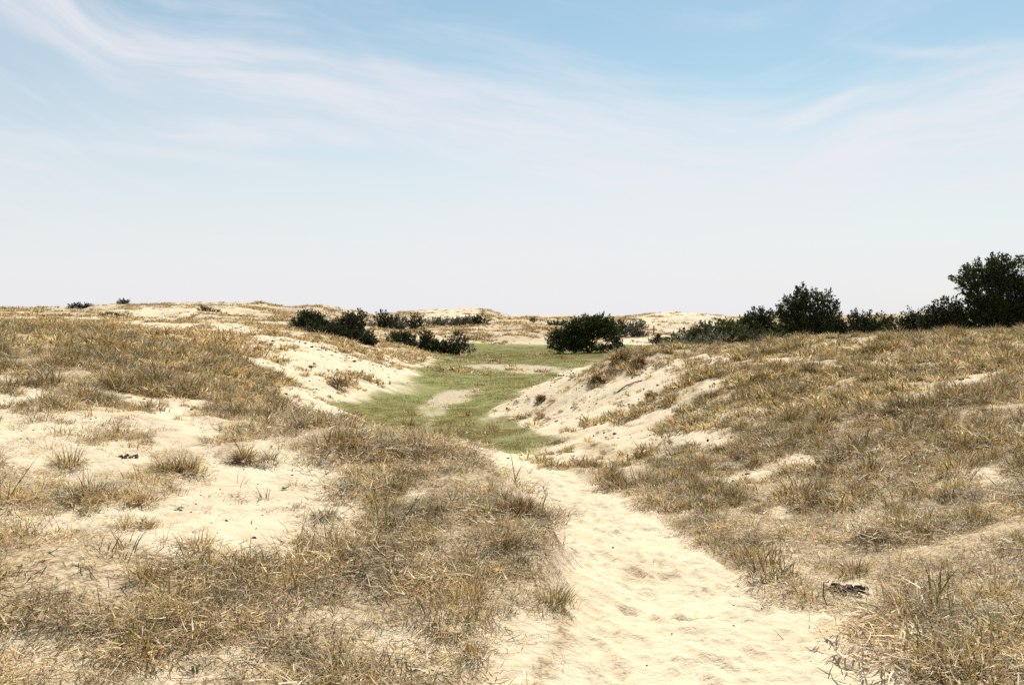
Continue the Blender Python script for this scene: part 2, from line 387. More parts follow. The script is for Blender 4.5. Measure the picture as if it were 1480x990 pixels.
def litter(n, r, w):
    a = RNG.uniform(0, 2*np.pi, n); q = r * np.sqrt(RNG.random(n))
    root = np.stack([q*np.cos(a), q*np.sin(a), RNG.uniform(.004, .04, n)], 1)
    tt = tints(n, 0.0) * .85 + np.array([.03,.03,.035])
    return ribbons(root, RNG.uniform(0, 6.28, n), RNG.normal(1.45, .25, n), RNG.uniform(-.6, .9, n), RNG.uniform(.04, .14, n), RNG.uniform(.6, 1.3, n)*w, tt, 3)
def merge(*parts):
    V, Q, T = [], [], []; off = 0
    for v, q, t in parts:
        V.append(v); Q.append(q + off); T.append(t); off += len(v)
    return np.concatenate(V), np.concatenate(Q), np.concatenate(T)

# ------------------------------------------------------------------ ground sheet
def build_ground():
    NR, NC = 1640, 900
    s = np.concatenate([np.exp(np.linspace(math.log(6.0), math.log(28.0), 800))[:-1], np.exp(np.linspace(math.log(28.0), math.log(400.0), NR - 839)), np.exp(np.linspace(math.log(415.0), math.log(5200.0), 40))])
    Yr = s - 10.0
    p = np.linspace(-1, 1, NC)
    t = 0.42 * p + 0.85 * np.sign(p) * np.abs(p)**3.2
    X = s[:,None] * t[None]; Y = np.repeat(Yr[:,None], NC, 1)
    z, cov, turf, tv, pm = height(X.ravel(), Y.ravel(), True)
    # footprints trodden into the path
    r = np.random.default_rng(99)
    Xf, Yf = X.ravel(), Y.ravel()
    near = np.where((pm > .2) & (Yf > 3) & (Yf < 17))[0]
    xn, yn = Xf[near], Yf[near]; dz = np.zeros(len(near))
    for _ in range(620):
        fy = 3.2 + 13 * r.random()**1.3; l = np.interp(fy, PE[:,0], PE[:,1]); rr_ = np.interp(fy, PE[:,0], PE[:,2])
        fx = l + (rr_ - l) * r.uniform(.08, .92); th = r.normal(.25, .5) + math.pi/2
        k = np.where((np.abs(xn-fx) < .4) & (np.abs(yn-fy) < .4))[0]
        u = (xn[k]-fx)*math.cos(th) + (yn[k]-fy)*math.sin(th); v = -(xn[k]-fx)*math.sin(th) + (yn[k]-fy)*math.cos(th)
        q = np.sqrt((u/.15)**2 + (v/.065)**2); a_ = r.uniform(.006, .021)
        dz[k] += a_ * (-np.exp(-q**3) + .55*np.exp(-((q-1.35)/.33)**2))
    z[near] += np.clip(dz, -.06, .04) * pm[near]
    V = np.stack([X.ravel(), Y.ravel(), z], 1)
    idx = np.arange(NR*NC).reshape(NR, NC)
    Q = np.stack([idx[:-1,:-1], idx[:-1,1:], idx[1:,1:], idx[1:,:-1]], -1).reshape(-1, 4)
    # smooth normals of the whole sheet, kept across the split
    e1 = V[Q[:,1]] - V[Q[:,3]]; e2 = V[Q[:,2]] - V[Q[:,0]]
    fn = np.cross(e2, e1) * -1
    fn = np.cross(V[Q[:,2]] - V[Q[:,0]], V[Q[:,3]] - V[Q[:,1]])
    N = np.zeros_like(V)
    for k in range(4): 
        for c in range(3): N[:,c] += np.bincount(Q[:,k], weights=fn[:,c], minlength=len(V))
    N /= np.linalg.norm(N, axis=1, keepdims=True) + 1e-12
    fp = pm[Q].mean(1); ft = turf[Q].mean(1)
    cls = np.where(fp > .5, 1, np.where(ft > .5, 2, 0))
    for k, name in ((0, 'dunes'), (1, 'path'), (2, 'meadow')):
        q = Q[cls == k]
        used = np.unique(q); remap = np.zeros(len(V), np.int64); remap[used] = np.arange(len(used))
        me = mesh_from(name, V[used], [remap[q]], [M_GROUND], smooth=True)
        for an, arr in (('cover', cov), ('turf', turf), ('turf_value', tv), ('path', pm)):
            at = me.attributes.new(an, 'FLOAT', 'POINT'); at.data.foreach_set('value', arr[used].astype(np.float32))
        me.normals_split_custom_set_from_vertices(N[used].astype(np.float32))
        o = link(name, me); o['kind'] = 'structure'
        o['label'] = {'dunes': 'pale sand dunes with patches of dry grass', 'path': 'trodden sandy path winding down between the dunes', 'meadow': 'flat green meadow of short turf between the dunes'}[name]
build_ground()

# ------------------------------------------------------------------ scattered stuff (prototypes and points live in one mesh)
def scatter(name, protos, pts, rot, scl, pick, mats, label):
    V, Q, T, pid = [], [], [], []; off = 0
    for k, (v, q, t) in enumerate(protos):
        V.append(v); Q.append(q + off); T.append(t); pid.append(np.full(len(v), k + 1.0)); off += len(v)
    n = len(pts)
    V.append(pts); T.append(np.zeros((n,3))); pid.append(-(pick + 1.0))
    V = np.concatenate(V)
    me = mesh_from(name, V, [np.concatenate(Q)], mats, np.concatenate(T))
    at = me.attributes.new('pid', 'FLOAT', 'POINT'); at.data.foreach_set('value', np.concatenate(pid).astype(np.float32))
    for nm, arr, d in (('rot', rot, 0.0), ('scl', scl, 1.0)):
        full = np.full((len(V), 3), d, np.float32); full[-n:] = arr
        at = me.attributes.new(nm, 'FLOAT_VECTOR', 'POINT'); at.data.foreach_set('vector', full.ravel())
    o = link(name, me, kind='stuff', label=label)
    ng = bpy.data.node_groups.new(name, 'GeometryNodeTree')
    ng.interface.new_socket('Geometry', in_out='INPUT', socket_type='NodeSocketGeometry')
    ng.interface.new_socket('Geometry', in_out='OUTPUT', socket_type='NodeSocketGeometry')
    N = ng.nodes; L = ng.links
    gi = N.new('NodeGroupInput'); go = N.new('NodeGroupOutput')
    def named(nm, dt):
        x = N.new('GeometryNodeInputNamedAttribute'); x.data_type = dt; x.inputs['Name'].default_value = nm
        return x.outputs['Attribute']
    pidn = named('pid', 'FLOAT'); rotn = named('rot', 'FLOAT_VECTOR'); scln = named('scl', 'FLOAT_VECTOR')
    e2r = N.new('FunctionNodeEulerToRotation'); L.new(rotn, e2r.inputs[0])
    jn = N.new('GeometryNodeJoinGeometry')
    def sep(val):
        c = N.new('FunctionNodeCompare'); c.data_type = 'FLOAT'; c.operation = 'EQUAL'
        L.new(pidn, c.inputs[0]); c.inputs[1].default_value = val; c.inputs['Epsilon'].default_value = .1
        s = N.new('GeometryNodeSeparateGeometry'); s.domain = 'POINT'
        L.new(gi.outputs[0], s.inputs['Geometry']); L.new(c.outputs[0], s.inputs['Selection'])
        return s.outputs['Selection']
    for k in range(len(protos)):
        iop = N.new('GeometryNodeInstanceOnPoints')
        L.new(sep(-(k + 1.0)), iop.inputs['Points']); L.new(sep(k + 1.0), iop.inputs['Instance'])
        L.new(e2r.outputs[0], iop.inputs['Rotation']); L.new(scln, iop.inputs['Scale'])
        L.new(iop.outputs[0], jn.inputs[0])
    L.new(jn.outputs[0], go.inputs[0])
    md = o.modifiers.new('scatter', 'NODES'); md.node_group = ng
    return o

def fan(n, y0, y1, seed):
    """n points spread evenly over the part of the ground the view takes in, from depth y0 to y1"""
    r = np.random.default_rng(seed)
    u = r.random(n)
    k = 5.0
    Y = np.sqrt(u * ((y1+k)**2 - (y0+k)**2) + (y0+k)**2) - k
    X = r.uniform(-1, 1, n) * 0.60 * (Y + k)
    return X, Y, r

SIDE_CLEAR = []   # spots kept for the separate clumps: (x, y, radius)
def scatter_dune_grass():
    protos = []
    # 0-3 matted dead clumps
    for _ in range(4): protos.append(merge(clump(64, .19, .04, .135, .95, .5, 2.4, .0058, .06, 4), litter(50, .28, .0050)))
    # 4-6 upright clumps with some green
    for _ in range(3): protos.append(merge(clump(34, .11, .07, .19, .5, .2, 1.4, .0056, .22, 4), clump(34, .16, .04, .11, 1.0, .5, 1.8, .0054, .0, 3)))
    # 7-8 litter mats
    for _ in range(2): protos.append(merge(litter(110, .32, .0058), clump(18, .27, .04, .10, .9, .2, 1.4, .004, .05, 3)))
    # 9-10 tall wisps
    for _ in range(2): protos.append(clump(8, .06, .13, .30, .32, .1, .8, .0052, .65, 5))
    # 11-13 middle-distance clumps
    for _ in range(3): protos.append(clump(44, .21, .07, .20, .7, .3, 1.6, .022, .12, 3))
    # 14-16 far clumps
    for _ in range(3): protos.append(clump(30, .48, .12, .34, .7, .2, 1.3, .085, .06, 2))
    # 17-19 wider bladed clumps for the ground beyond the first few metres, 20-21 their upright kind
    for _ in range(3): protos.append(merge(clump(40, .18, .05, .14, .9, .5, 2.0, .0100, .08, 3), litter(24, .26, .008)))
    far_ = [clump(38, .30, .09, .24, .7, .3, 1.5, .040, .08, 3) for _ in range(3)]
    for _ in range(2): protos.append(clump(30, .12, .08, .20, .5, .2, 1.2, .0095, .22, 4))
    protos += far_    # 22-24
    # 25-26 taller darker tussocks
    for _ in range(2):
        v_, q_, t_ = merge(clump(120, .17, .08, .23, .55, .3, 1.5, .0072, .16, 4, .08), clump(50, .24, .05, .12, 1.0, .4, 1.6, .0080, .0, 3))
        protos.append((v_, q_, t_ * .78))
    pts, rot, scl, pick = [], [], [], []
    def zone(n, y0, y1, seed, gsc, kinds, probs, smin, smax, soft):
        X, Y, r = fan(n, y0, y1, seed)
        z, cov, turf, tv, pm = height(X, Y, True)
        nz = fbm(X, Y, gsc, 4, 71, .65) * .95 + .35 * fbm(X, Y, gsc * 3.1, 2, 73)
        a = cov + nz * soft
        edge = sstep(.32, .90, a)
        sprig = (r.random(n) < (.11 if y1 < 18 else .07 if y1 < 80 else .14)) & (pm < .15) & (turf < .3)
        gap = fbm(X, Y, .55 if y1 < 40 else 1.4, 2, 79)
        keep = ((r.random(n) < edge * sstep(-.60, -.08, gap)) & (cov > .03) & (pm < .06)) | sprig
        for (cx, cy, cr) in SIDE_CLEAR: keep &= (X-cx)**2 + (Y-cy)**2 > cr*cr
        X, Y, z, e, cov = X[keep], Y[keep], z[keep], edge[keep], cov[keep]
        m = len(X)
        pts.append(np.stack([X, Y, z - .01], 1))
        ro = np.stack([r.normal(0, .10, m), r.normal(0, .10, m), r.uniform(0, 6.283, m)], 1); rot.append(ro)
        # clumps are larger in patches
        big = 1 + .75 * fbm(X, Y, gsc * 1.5, 3, 77)
        s = r.uniform(smin, smax, m) * (.45 + .55 * e) * big
        scl.append(np.stack([s * r.uniform(.9, 1.3, m), s * r.uniform(.9, 1.3, m), s * r.uniform(.7, 1.25, m)], 1))
        pk = r.choice(kinds, m, p=probs); tall = (pk >= 25) & (Y > 9.3) & (Y < 16) & (X < -.2) & (X > -3.2)
        pick.append(np.where(tall, 18, pk).astype(float))    # only low clumps along the crest of the near mound
    zone(19000, 2.5, 9.5, 1, .5, np.array([*range(11), 25, 26]), np.array([.095]*4 + [.075]*3 + [.13]*2 + [.06]*2 + [.0075]*2), .55, 1.15, 1.0)
    zone(25000, 9.5, 17, 5, .6, np.array([0,7,8,9,10,17,18,19,20,21,25,26]), np.array([.05,.05,.05,.035,.035,.155,.155,.155,.1225,.1225,.035,.035]), .6, 1.15, 1.0)
    zone(33000, 17, 34, 2, .8, np.array([18,20,21,11,12,13,25,26]), np.array([.08,.08,.08,.22,.21,.21,.06,.06]), .6, 1.2, 1.1)
    zone(28000, 34, 75, 3, 1.5, np.array([11,12,13,22,23,24]), np.array([.14,.14,.14,.2,.19,.19]), .7, 1.4, 1.2)
    zone(75000, 75, 230, 4, 2.2, np.array([14,15,16]), np.array([.34,.33,.33]), .4, 1.15, 1.2)
    pts = np.concatenate(pts); rot = np.concatenate(rot); scl = np.concatenate(scl); pick = np.concatenate(pick)
    scatter('dune_grass', protos, pts, rot, scl, pick, [M_GRASS], 'dry tan dune grass and dead litter covering the dunes')
    print('dune grass clumps', len(pts))

def scatter_turf():
    def turfp(n, r, l0, l1, w):
        a = RNG.uniform(0, 6.283, n); q = r*np.sqrt(RNG.random(n))
        root = np.stack([q*np.cos(a), q*np.sin(a), np.full(n, -.005)], 1)
        tt = np.where((RNG.random(n) < .62)[:,None], GREEN[RNG.integers(0,4,n)] * 1.15, STRAW[RNG.choice(7, n, p=STRAWP)] * .9)
        return ribbons(root, RNG.uniform(0,6.28,n), np.abs(RNG.normal(.3,.35,n)), RNG.uniform(0,.9,n), RNG.uniform(l0,l1,n), RNG.uniform(.7,1.3,n)*w, tt, 2)
    protos = [turfp(120, .34, .015, .045, .007) for _ in range(3)] + [turfp(60, .55, .02, .06, .016) for _ in range(2)]
    pts, pick = [], []
    for n, y0, y1, ks, seed in ((9000, 17, 36, [0,1,2], 11), (17000, 36, 104, [3,4], 12)):
        X, Y, r = fan(n*2, y0, y1, seed)
        k = np.abs(X) < .36 * Y; X, Y = X[k], Y[k]
        z, cov, turf, tv, pm = height(X, Y, True)
        keep = (turf * tv + fbm(X, Y, 2.2, 3, 81) * .5 > .5 + .3 * r.random(len(X)) - .15)
        pts.append(np.stack([X, Y, z], 1)[keep]); pick.append(r.choice(ks, keep.sum()).astype(float))
    pts = np.concatenate(pts); pick = np.concatenate(pick); m = len(pts)
    s = RNG.uniform(.7, 1.3, m)
    scatter('meadow_grass', protos, pts, np.stack([np.zeros(m), np.zeros(m), RNG.uniform(0,6.28,m)], 1), np.stack([s, s, s*RNG.uniform(.6,1.2,m)], 1), pick, [M_GRASS], 'short green turf growing on the meadow floor')

def scatter_debris():
    def chip():
        n = 7
        a = np.sort(RNG.uniform(0, 6.28, n)); rr = RNG.uniform(.5, 1.1, n)
        top = np.stack([rr*np.cos(a)*.8, rr*np.sin(a)*.5, RNG.uniform(.15,.6,n)], 1)
        bot = top * np.array([1.1,1.1,0]) + np.array([0,0,-.2])
        V = np.concatenate([bot, top, [[0,0,.7]]])
        i = np.arange(n); j = (i+1) % n
        Q = np.stack([i, j, j+n, i+n], 1)
        Q2 = np.stack([i+n, j+n, np.full(n, 2*n), np.full(n, 2*n)], 1)
        return V, Q, Q2
    protos = []
    for _ in range(4):
        v, q, q2 = chip()
        # top fan as quads over a split centre vertex ring
        n = 7; c = v[-1]; ring = v[n:2*n]*.35 + c*.65
        V = np.concatenate([v[:-1], ring]); i = np.arange(n); j = (i+1) % n
        Q = np.concatenate([q, np.stack([i+n, j+n, j+2*n, i+2*n], 1), np.array([[2*n,2*n+1,2*n+2,2*n+3],[2*n,2*n+3,2*n+4,2*n+6]])])
        protos.append((V, Q, np.zeros((len(V),3))))
    for _ in range(2): # bits of stem lying flat
        n = 1
        v, q, t = ribbons(np.array([[0,0,.3]]), np.array([0.]), np.array([1.5]), np.array([.3]), np.array([9.]), np.array([.7]), np.zeros((1,3)), 4, np.array([0.]))
        protos.append((v, q, t))
    pts, scl, pick = [], [], []
    for n, y0, y1, s0, s1, seed in ((5200, 3, 12, .003, .014, 21), (11000, 12, 36, .010, .055, 22), (5000, 36, 62, .03, .10, 23)):
        X, Y, r = fan(n, y0, y1, seed)
        z, cov, turf, tv, pm = height(X, Y, True)
        k = (turf < .2) & (cov < .55) & (r.random(n) < np.where(pm > .3, .10, .85)) & (fbm(X, Y, 1.6, 2, 91) > -.35)
        m = k.sum(); s = r.uniform(0, 1, m)**2.2 * (s1 - s0) + s0
        pts.append(np.stack([X, Y, z], 1)[k]); scl.append(np.stack([s*r.uniform(.8,1.6,m), s, s*r.uniform(.6,1.2,m)], 1)); pick.append(r.choice(6, m, p=[.2,.2,.2,.2,.1,.1]).astype(float))
    pts = np.concatenate(pts); scl = np.concatenate(scl); pick = np.concatenate(pick); m = len(pts)
    scatter('plant_debris', protos, pts, np.stack([RNG.normal(0,.2,m), RNG.normal(0,.2,m), RNG.uniform(0,6.28,m)], 1), scl, pick, [M_CHIP], 'scattered dark bits of dead stem and leaf on the bare sand')

# ------------------------------------------------------------------ single grass clumps on open sand
def ground_at(px, py, y0, y1):
    """where the line of sight through a photo point meets the ground"""
    Y = np.linspace(y0, y1, 500)
    X = (px - CX) / F * Y; zr = EYE + (HOR - py) / F * Y
    h = height(X, Y)
    k = np.where(h >= zr)[0]
    i = k[0] if len(k) else int(np.argmin(np.abs(h - zr)))
    return X[i], Y[i], h[i]
def grass_clump(name, label, px, py, y0, y1, kind, width, hgt, group='grass clumps on open sand'):
    x, y, z = ground_at(px, py, y0, y1)
    wm = width / F * y / 2; hm = hgt / F * y * .8
    fw = max(.0048, .9 * y / 1024)
    if kind == 'mat':
        n = int(np.clip(420 * wm / .2, 160, 900))
        subs = []
        for _ in range(7):
            a = RNG.uniform(0, 6.28); q = wm * .75 * RNG.random()**.6; k_ = RNG.uniform(.5, 1.2)
            v_, q_, t_ = clump(n//8, wm * RNG.uniform(.22, .45), hm*.4*k_, hm*1.25*k_, .7, .3, 1.7, fw, .1, 5, hm*.2)
            subs.append((v_ + np.array([q*math.cos(a), q*math.sin(a)*.8, 0]), q_, t_))
        part = merge(*subs, litter(n//2, wm*1.15, fw*.9))
    elif kind == 'upright':
        n = int(np.clip(90 * wm / .1, 40, 160))
        part = merge(clump(n, wm*.7, hm*.35, hm*1.15, .45, .1, 1.2, fw, .35, 5), litter(n, wm*1.2, fw*.8))
    elif kind == 'wisp':
        part = merge(clump(16, wm*.35, hm*.6, hm*1.2, .35, .1, .7, fw, .75, 6), litter(10, wm*.5, fw*.8))
    elif kind == 'green':
        part = merge(clump(150, wm*.7, hm*.5, hm*1.15, .34, .1, .9, fw, .55, 5), clump(110, wm, hm*.3, hm*.6, .7, .3, 1.4, fw, .1, 4))
    else: # dark hummock tuft
        part = merge(clump(260, wm*.75, hm*.5, hm*1.1, .65, .2, 1.5, fw, .08, 4, hm*.45))
        part = (part[0], part[1], part[2] * np.array([.62, .56, .52]))
    V, Q, T = part
    me = mesh_from(name, V, [Q], [M_GRASS], T)
    SIDE_CLEAR.append((x, y, wm * .6))
    return link(name, me, None, (x, y, z - .01), 0, label=label, category='grass', group=group)

CL = [
 ('wide flat mat of brown dry grass alone on the open sand at left', 165,722,6,9,'mat',135,34),
 ('small grass clump with drooping blades just below the wide flat mat', 195,762,5.5,8,'mat',60,28),
 ('short reddish tuft of dry grass in the middle of the left sand', 285,790,5.5,8,'upright',60,44),
 ('bushy tan clump with dark base on the sand above the short tuft', 265,684,6.5,10,'mat',90,48),
 ('round dry tussock at the right end of the row above the bare sand', 345,668,7,11,'mat',56,38),
 ('tall sparse stems standing on the sand above the wide flat mat', 100,672,6.5,10,'upright',50,50),
 ('thin wisp of green blades alone on the bare sand left of the mound', 382,722,6,10,'wisp',50,34),
 ('small tuft at the inner edge of the mound beside bare sand', 470,748,6,9,'upright',44,40),
 ('low dead mat with dark twigs on the sand left of the mound', 432,782,5.5,8.5,'mat',60,20),
 ('tall green wisp rising from the sand in front of the low dead mat', 385,850,4.5,7.5,'wisp',80,70),
 ('arching green blades standing at the top of the near grass mat', 545,800,5,8,'wisp',60,70),
 ('yellow green clump at the path edge on the tip of the mound', 800,868,5,7,'green',84,48),
 ('dark tuft on the shoulder of the mound overhanging the path', 752,752,7,9.2,'dark',56,30),
 ('flat brown tuft at the far left edge of the sand', 30,722,6,9,'mat',70,26),
 ('tan clump where the right bank meets the bend of the path', 1075,806,6.5,9.5,'upright',60,42),
 ('few green blades on the sand in front of the dark root clump', 1130,842,6,8,'wisp',90,40),
 ('overhanging dark tussock casting a shadow on the right sand slope', 897,524,30,36,'dark',42,24),
 ('round dark tuft right of the overhanging tussock on the slope crest', 922,527,29,36,'dark',28,17),
 ('brown tuft on the sharp crest left of the overhanging tussock', 864,552,29,35,'dark',24,15),
 ('lowest brown tuft on the crest near the meadow tip', 782,579,28,35,'dark',20,11),
 ('leafy grey plant alone on the upper right sand slope', 941,577,20,33,'dark',22,15),
 ('dark tuft leaning over the pale blowout on the far left flank', 490,560,25,48,'dark',40,20),
 ('tuft at the foot of the sand bank where it meets the meadow', 805,640,18,30,'mat',26,10),
]
for c in CL:
    grass_clump('grass_clump', c[0], c[1], c[2], c[3], c[4], c[5], c[6], c[7])
def tube(pts, radii, sides=5):
    pts = np.asarray(pts, float); n = len(pts)
    d = np.gradient(pts, axis=0); d /= np.linalg.norm(d, axis=1, keepdims=True) + 1e-9
    up = np.where(np.abs(d[:,2:3]) > .9, np.array([[1.,0,0]]), np.array([[0,0,1.]]))
    u = np.cross(d, up); u /= np.linalg.norm(u, axis=1, keepdims=True) + 1e-9
    v = np.cross(d, u)
    a = np.arange(sides) / sides * 2*np.pi
    V = (pts[:,None,:] + np.asarray(radii)[:,None,None] * (np.cos(a)[None,:,None]*u[:,None,:] + np.sin(a)[None,:,None]*v[:,None,:])).reshape(-1,3)
    i = np.arange(n-1)[:,None]*sides; j = np.arange(sides)[None]; k = (j+1) % sides
    Q = np.stack([i+j, i+k, i+sides+k, i+sides+j], -1).reshape(-1,4)
    return V, Q, np.zeros((len(V),3))
def bent(p0, p1, n, amp):
    t = np.linspace(0,1,n)[:,None]
    p = p0 + (p1-p0)*t
    p[:,2] += (np.sin(t[:,0]*math.pi) * .12 * np.linalg.norm(p1-p0))
    p[1:-1] += RNG.normal(0, amp, (n-2,3))
    return p
def root_lumps(name, label, px, py, y0, y1, width, n, cat='root clump', mat=M_DARK):
    x, y, z = ground_at(px, py, y0, y1)
    wm = width / F * y / 2
    SIDE_CLEAR.append((x, y, wm * 1.5)); SIDE_CLEAR.append((x - wm * .4, y - wm * 2.2, wm * 1.8))
    parts = []
    for i in range(n):
        a = RNG.uniform(0, 6.28); q = wm * RNG.random()**.7
        c = np.array([q*math.cos(a), q*math.sin(a)*.75, .0])
        L = RNG.uniform(.030, .085) * wm / .2; th = RNG.normal(0, .8) + (math.pi if RNG.random() < .5 else 0)
        k = 6; t = np.linspace(-1,1,k)
        pts = np.stack([c[0] + L*t*np.cos(th + .5*t), c[1] + L*t*np.sin(th + .5*t), .01*wm/.2 + .026*wm/.2*(1-t*t)*RNG.uniform(.3,1.4) + RNG.normal(0,.006,k)], 1)
        rad = RNG.uniform(.011,.023)*wm/.2*(np.sqrt(np.clip(1-t*t*.9,0,1)))*RNG.uniform(.8,1.2,k)
        parts.append(tube(pts, rad, 7))
    v, q, _ = merge(*parts)
    me = mesh_from(name, v, [q], [mat], smooth=True)
    return link(name, me, None, (x, y, z + (.012 if mat == M_DARK else -.012)), 0, label=label, category=cat)
root_lumps('root_clump', 'black lumpy clump of dead roots at the right edge of the sandy path', 1226, 858, 6, 8.5, 60, 30)
root_lumps('root_clump', 'dark lumps of dead roots on the left sand above the flat grass mat', 184, 660, 7, 10, 36, 9, 'root clump', M_CHIP)
root_lumps('driftwood', 'small black piece of driftwood lying on the green meadow', 811, 544, 45, 62, 14, 7, 'driftwood')

scatter_dune_grass()
scatter_turf()
scatter_debris()

# ------------------------------------------------------------------ trees and shrubs
LEAFC = {   # base colours of the needles and leaves
 'juniper': np.array([(0.032,0.046,0.014),(0.045,0.060,0.017),(0.024,0.034,0.012),(0.058,0.068,0.021)]),
 'dark': np.array([(0.026,0.034,0.012),(0.037,0.046,0.016),(0.020,0.025,0.010),(0.048,0.050,0.020)]),
 'olive': np.array([(0.068,0.084,0.029),(0.090,0.098,0.037),(0.048,0.060,0.023),(0.110,0.106,0.050)]),
 'grey': np.array([(0.150,0.135,0.100),(0.190,0.165,0.125),(0.100,0.098,0.065),(0.085,0.105,0.045)]),
}
def tree(name, label, cat, bpx, Y, kind, lobes, group, dens=1.0, trunk_part='trunk'):
    bx = (bpx - CX) / F * Y
    bz = float(height(np.array([bx]), np.array([Y]))[0])
    if 'skyline' in group:      # seat it on the crest in its line of sight
        yy = np.linspace(Y - 25, Y + 35, 240); hh = height((bpx - CX) / F * yy, yy)
        k = int(np.argmax((hh - EYE) / yy)) if not ('slope' in label or 'blowout' in label) else int(np.argmin(np.abs(HOR - F*(hh-EYE)/yy - (lobes[0][1] + lobes[0][3]))))
        Y = float(yy[k]); bx = (bpx - CX) / F * Y; bz = float(hh[k])
        low = max(l[1] + l[3]*.7 for l in lobes); gr = HOR - F*(bz-EYE)/Y
        lobes = [(a, b_ + gr - low, c_, d_) for a, b_, c_, d_ in lobes]
    root = bpy.data.objects.new(name, None); COL.objects.link(root)
    root.location = (bx, Y, bz); root['label'] = label; root['category'] = cat; root['group'] = group
    px1 = Y / 1024.0
    ll0 = max(.11, 1.8 * px1)
    V_, Q_, T_ = [], [], []; off = 0
    B = []; hgt = 0
    for (cx, cy, rx, ry) in lobes:
        c = np.array([(cx-CX)/F*Y - bx, RNG.normal(0, .22) * rx/F*Y, EYE + (HOR-cy)/F*Y - bz])
        R = np.array([rx/F*Y, .5*(rx+ry)/F*Y*1.05, ry/F*Y])
        ll = min(ll0, .55 * float(R.min())); lw = ll * .48
        hgt = max(hgt, c[2] + R[2])
        cr = ll * 1.25
        ncl = int(np.clip(dens * 1.25 * (R[0]*R[1]*R[2]) / (cr**3) + 14 * dens, 12, 560))
        d = RNG.normal(0,1,(ncl,3)); d /= np.linalg.norm(d,axis=1,keepdims=True)
        lump = 1 + .26*np.sin(d[:,0]*5.1+cx)*np.cos(d[:,2]*4.3+cy) + .18*np.sin(d[:,1]*7+d[:,2]*6+cx*2)
        rr = (RNG.random(ncl)**.40) * lump * .84 * np.where(RNG.random(ncl) < .10, RNG.uniform(1.12, 1.38, ncl), 1)
        cc = c + d * R * rr[:,None]
        gz = -0.05
        cc[:,2] = np.maximum(cc[:,2], gz + .08*RNG.random(ncl))
        nl = 20
        out = d * np.array([1,1,.8]) + np.array([0,0,.55 if kind in ('juniper','dark') else .35]); out /= np.linalg.norm(out,axis=1,keepdims=True)
        n = ncl*nl
        dirv = np.repeat(out, nl, 0) * 1.0 + RNG.normal(0, .5, (n,3)); dirv /= np.linalg.norm(dirv,axis=1,keepdims=True)
        ax = RNG.random(n)[:,None]; p0 = np.repeat(cc, nl, 0) + np.repeat(out, nl, 0) * (ax * 2.3 - .5) * cr + RNG.normal(0, cr*.40, (n,3)) * (1.15 - ax)
        L = ll * RNG.uniform(.6, 1.35, n)[:,None]; w = lw * RNG.uniform(.6,1.2,n)[:,None]
        side = np.cross(dirv, RNG.normal(0,1,(n,3))); side /= np.linalg.norm(side,axis=1,keepdims=True)+1e-9
        V = np.stack([p0, p0 + dirv*L*.5 + side*w*.5, p0 + dirv*L, p0 + dirv*L*.45 - side*w*.5], 1).reshape(-1,3)
        Q = np.arange(n*4).reshape(n,4)
        clump_t = np.repeat(RNG.uniform(.65,1.35,ncl), nl)[:,None]
        pal = LEAFC[kind]; T = np.repeat(pal[RNG.integers(0,len(pal),n)] * clump_t, 4, 0)
        V_.append(V); Q_.append(Q+off); T_.append(T); off += len(V)
        # limbs
        br = max(.02, .045 * R[0])
        start = np.array([RNG.normal(0,.12), RNG.normal(0,.12), -.15])
        pth = bent(start, c, 7, .04*np.linalg.norm(c))
        B.append(tube(pth, np.linspace(br*1.3, br*.5, 7)))
        for q in RNG.choice(ncl, min(ncl, 14 if kind != 'grey' else 26), replace=False):
            pp = bent(pth[RNG.integers(2,7)].copy(), cc[q], 5, .03)
            B.append(tube(pp, np.linspace(br*.42, br*.14, 5), 4))
    crown = mesh_from('crown', np.concatenate(V_), [np.concatenate(Q_)], [M_LEAF], np.concatenate(T_) * 1.3)
    bv, bq, _ = merge(*B)
    trunk = mesh_from(trunk_part, bv, [bq], [M_TWIG if kind == 'grey' else M_BARK], smooth=True)
    link(trunk_part, trunk, root); link('crown', crown, root)
    return root

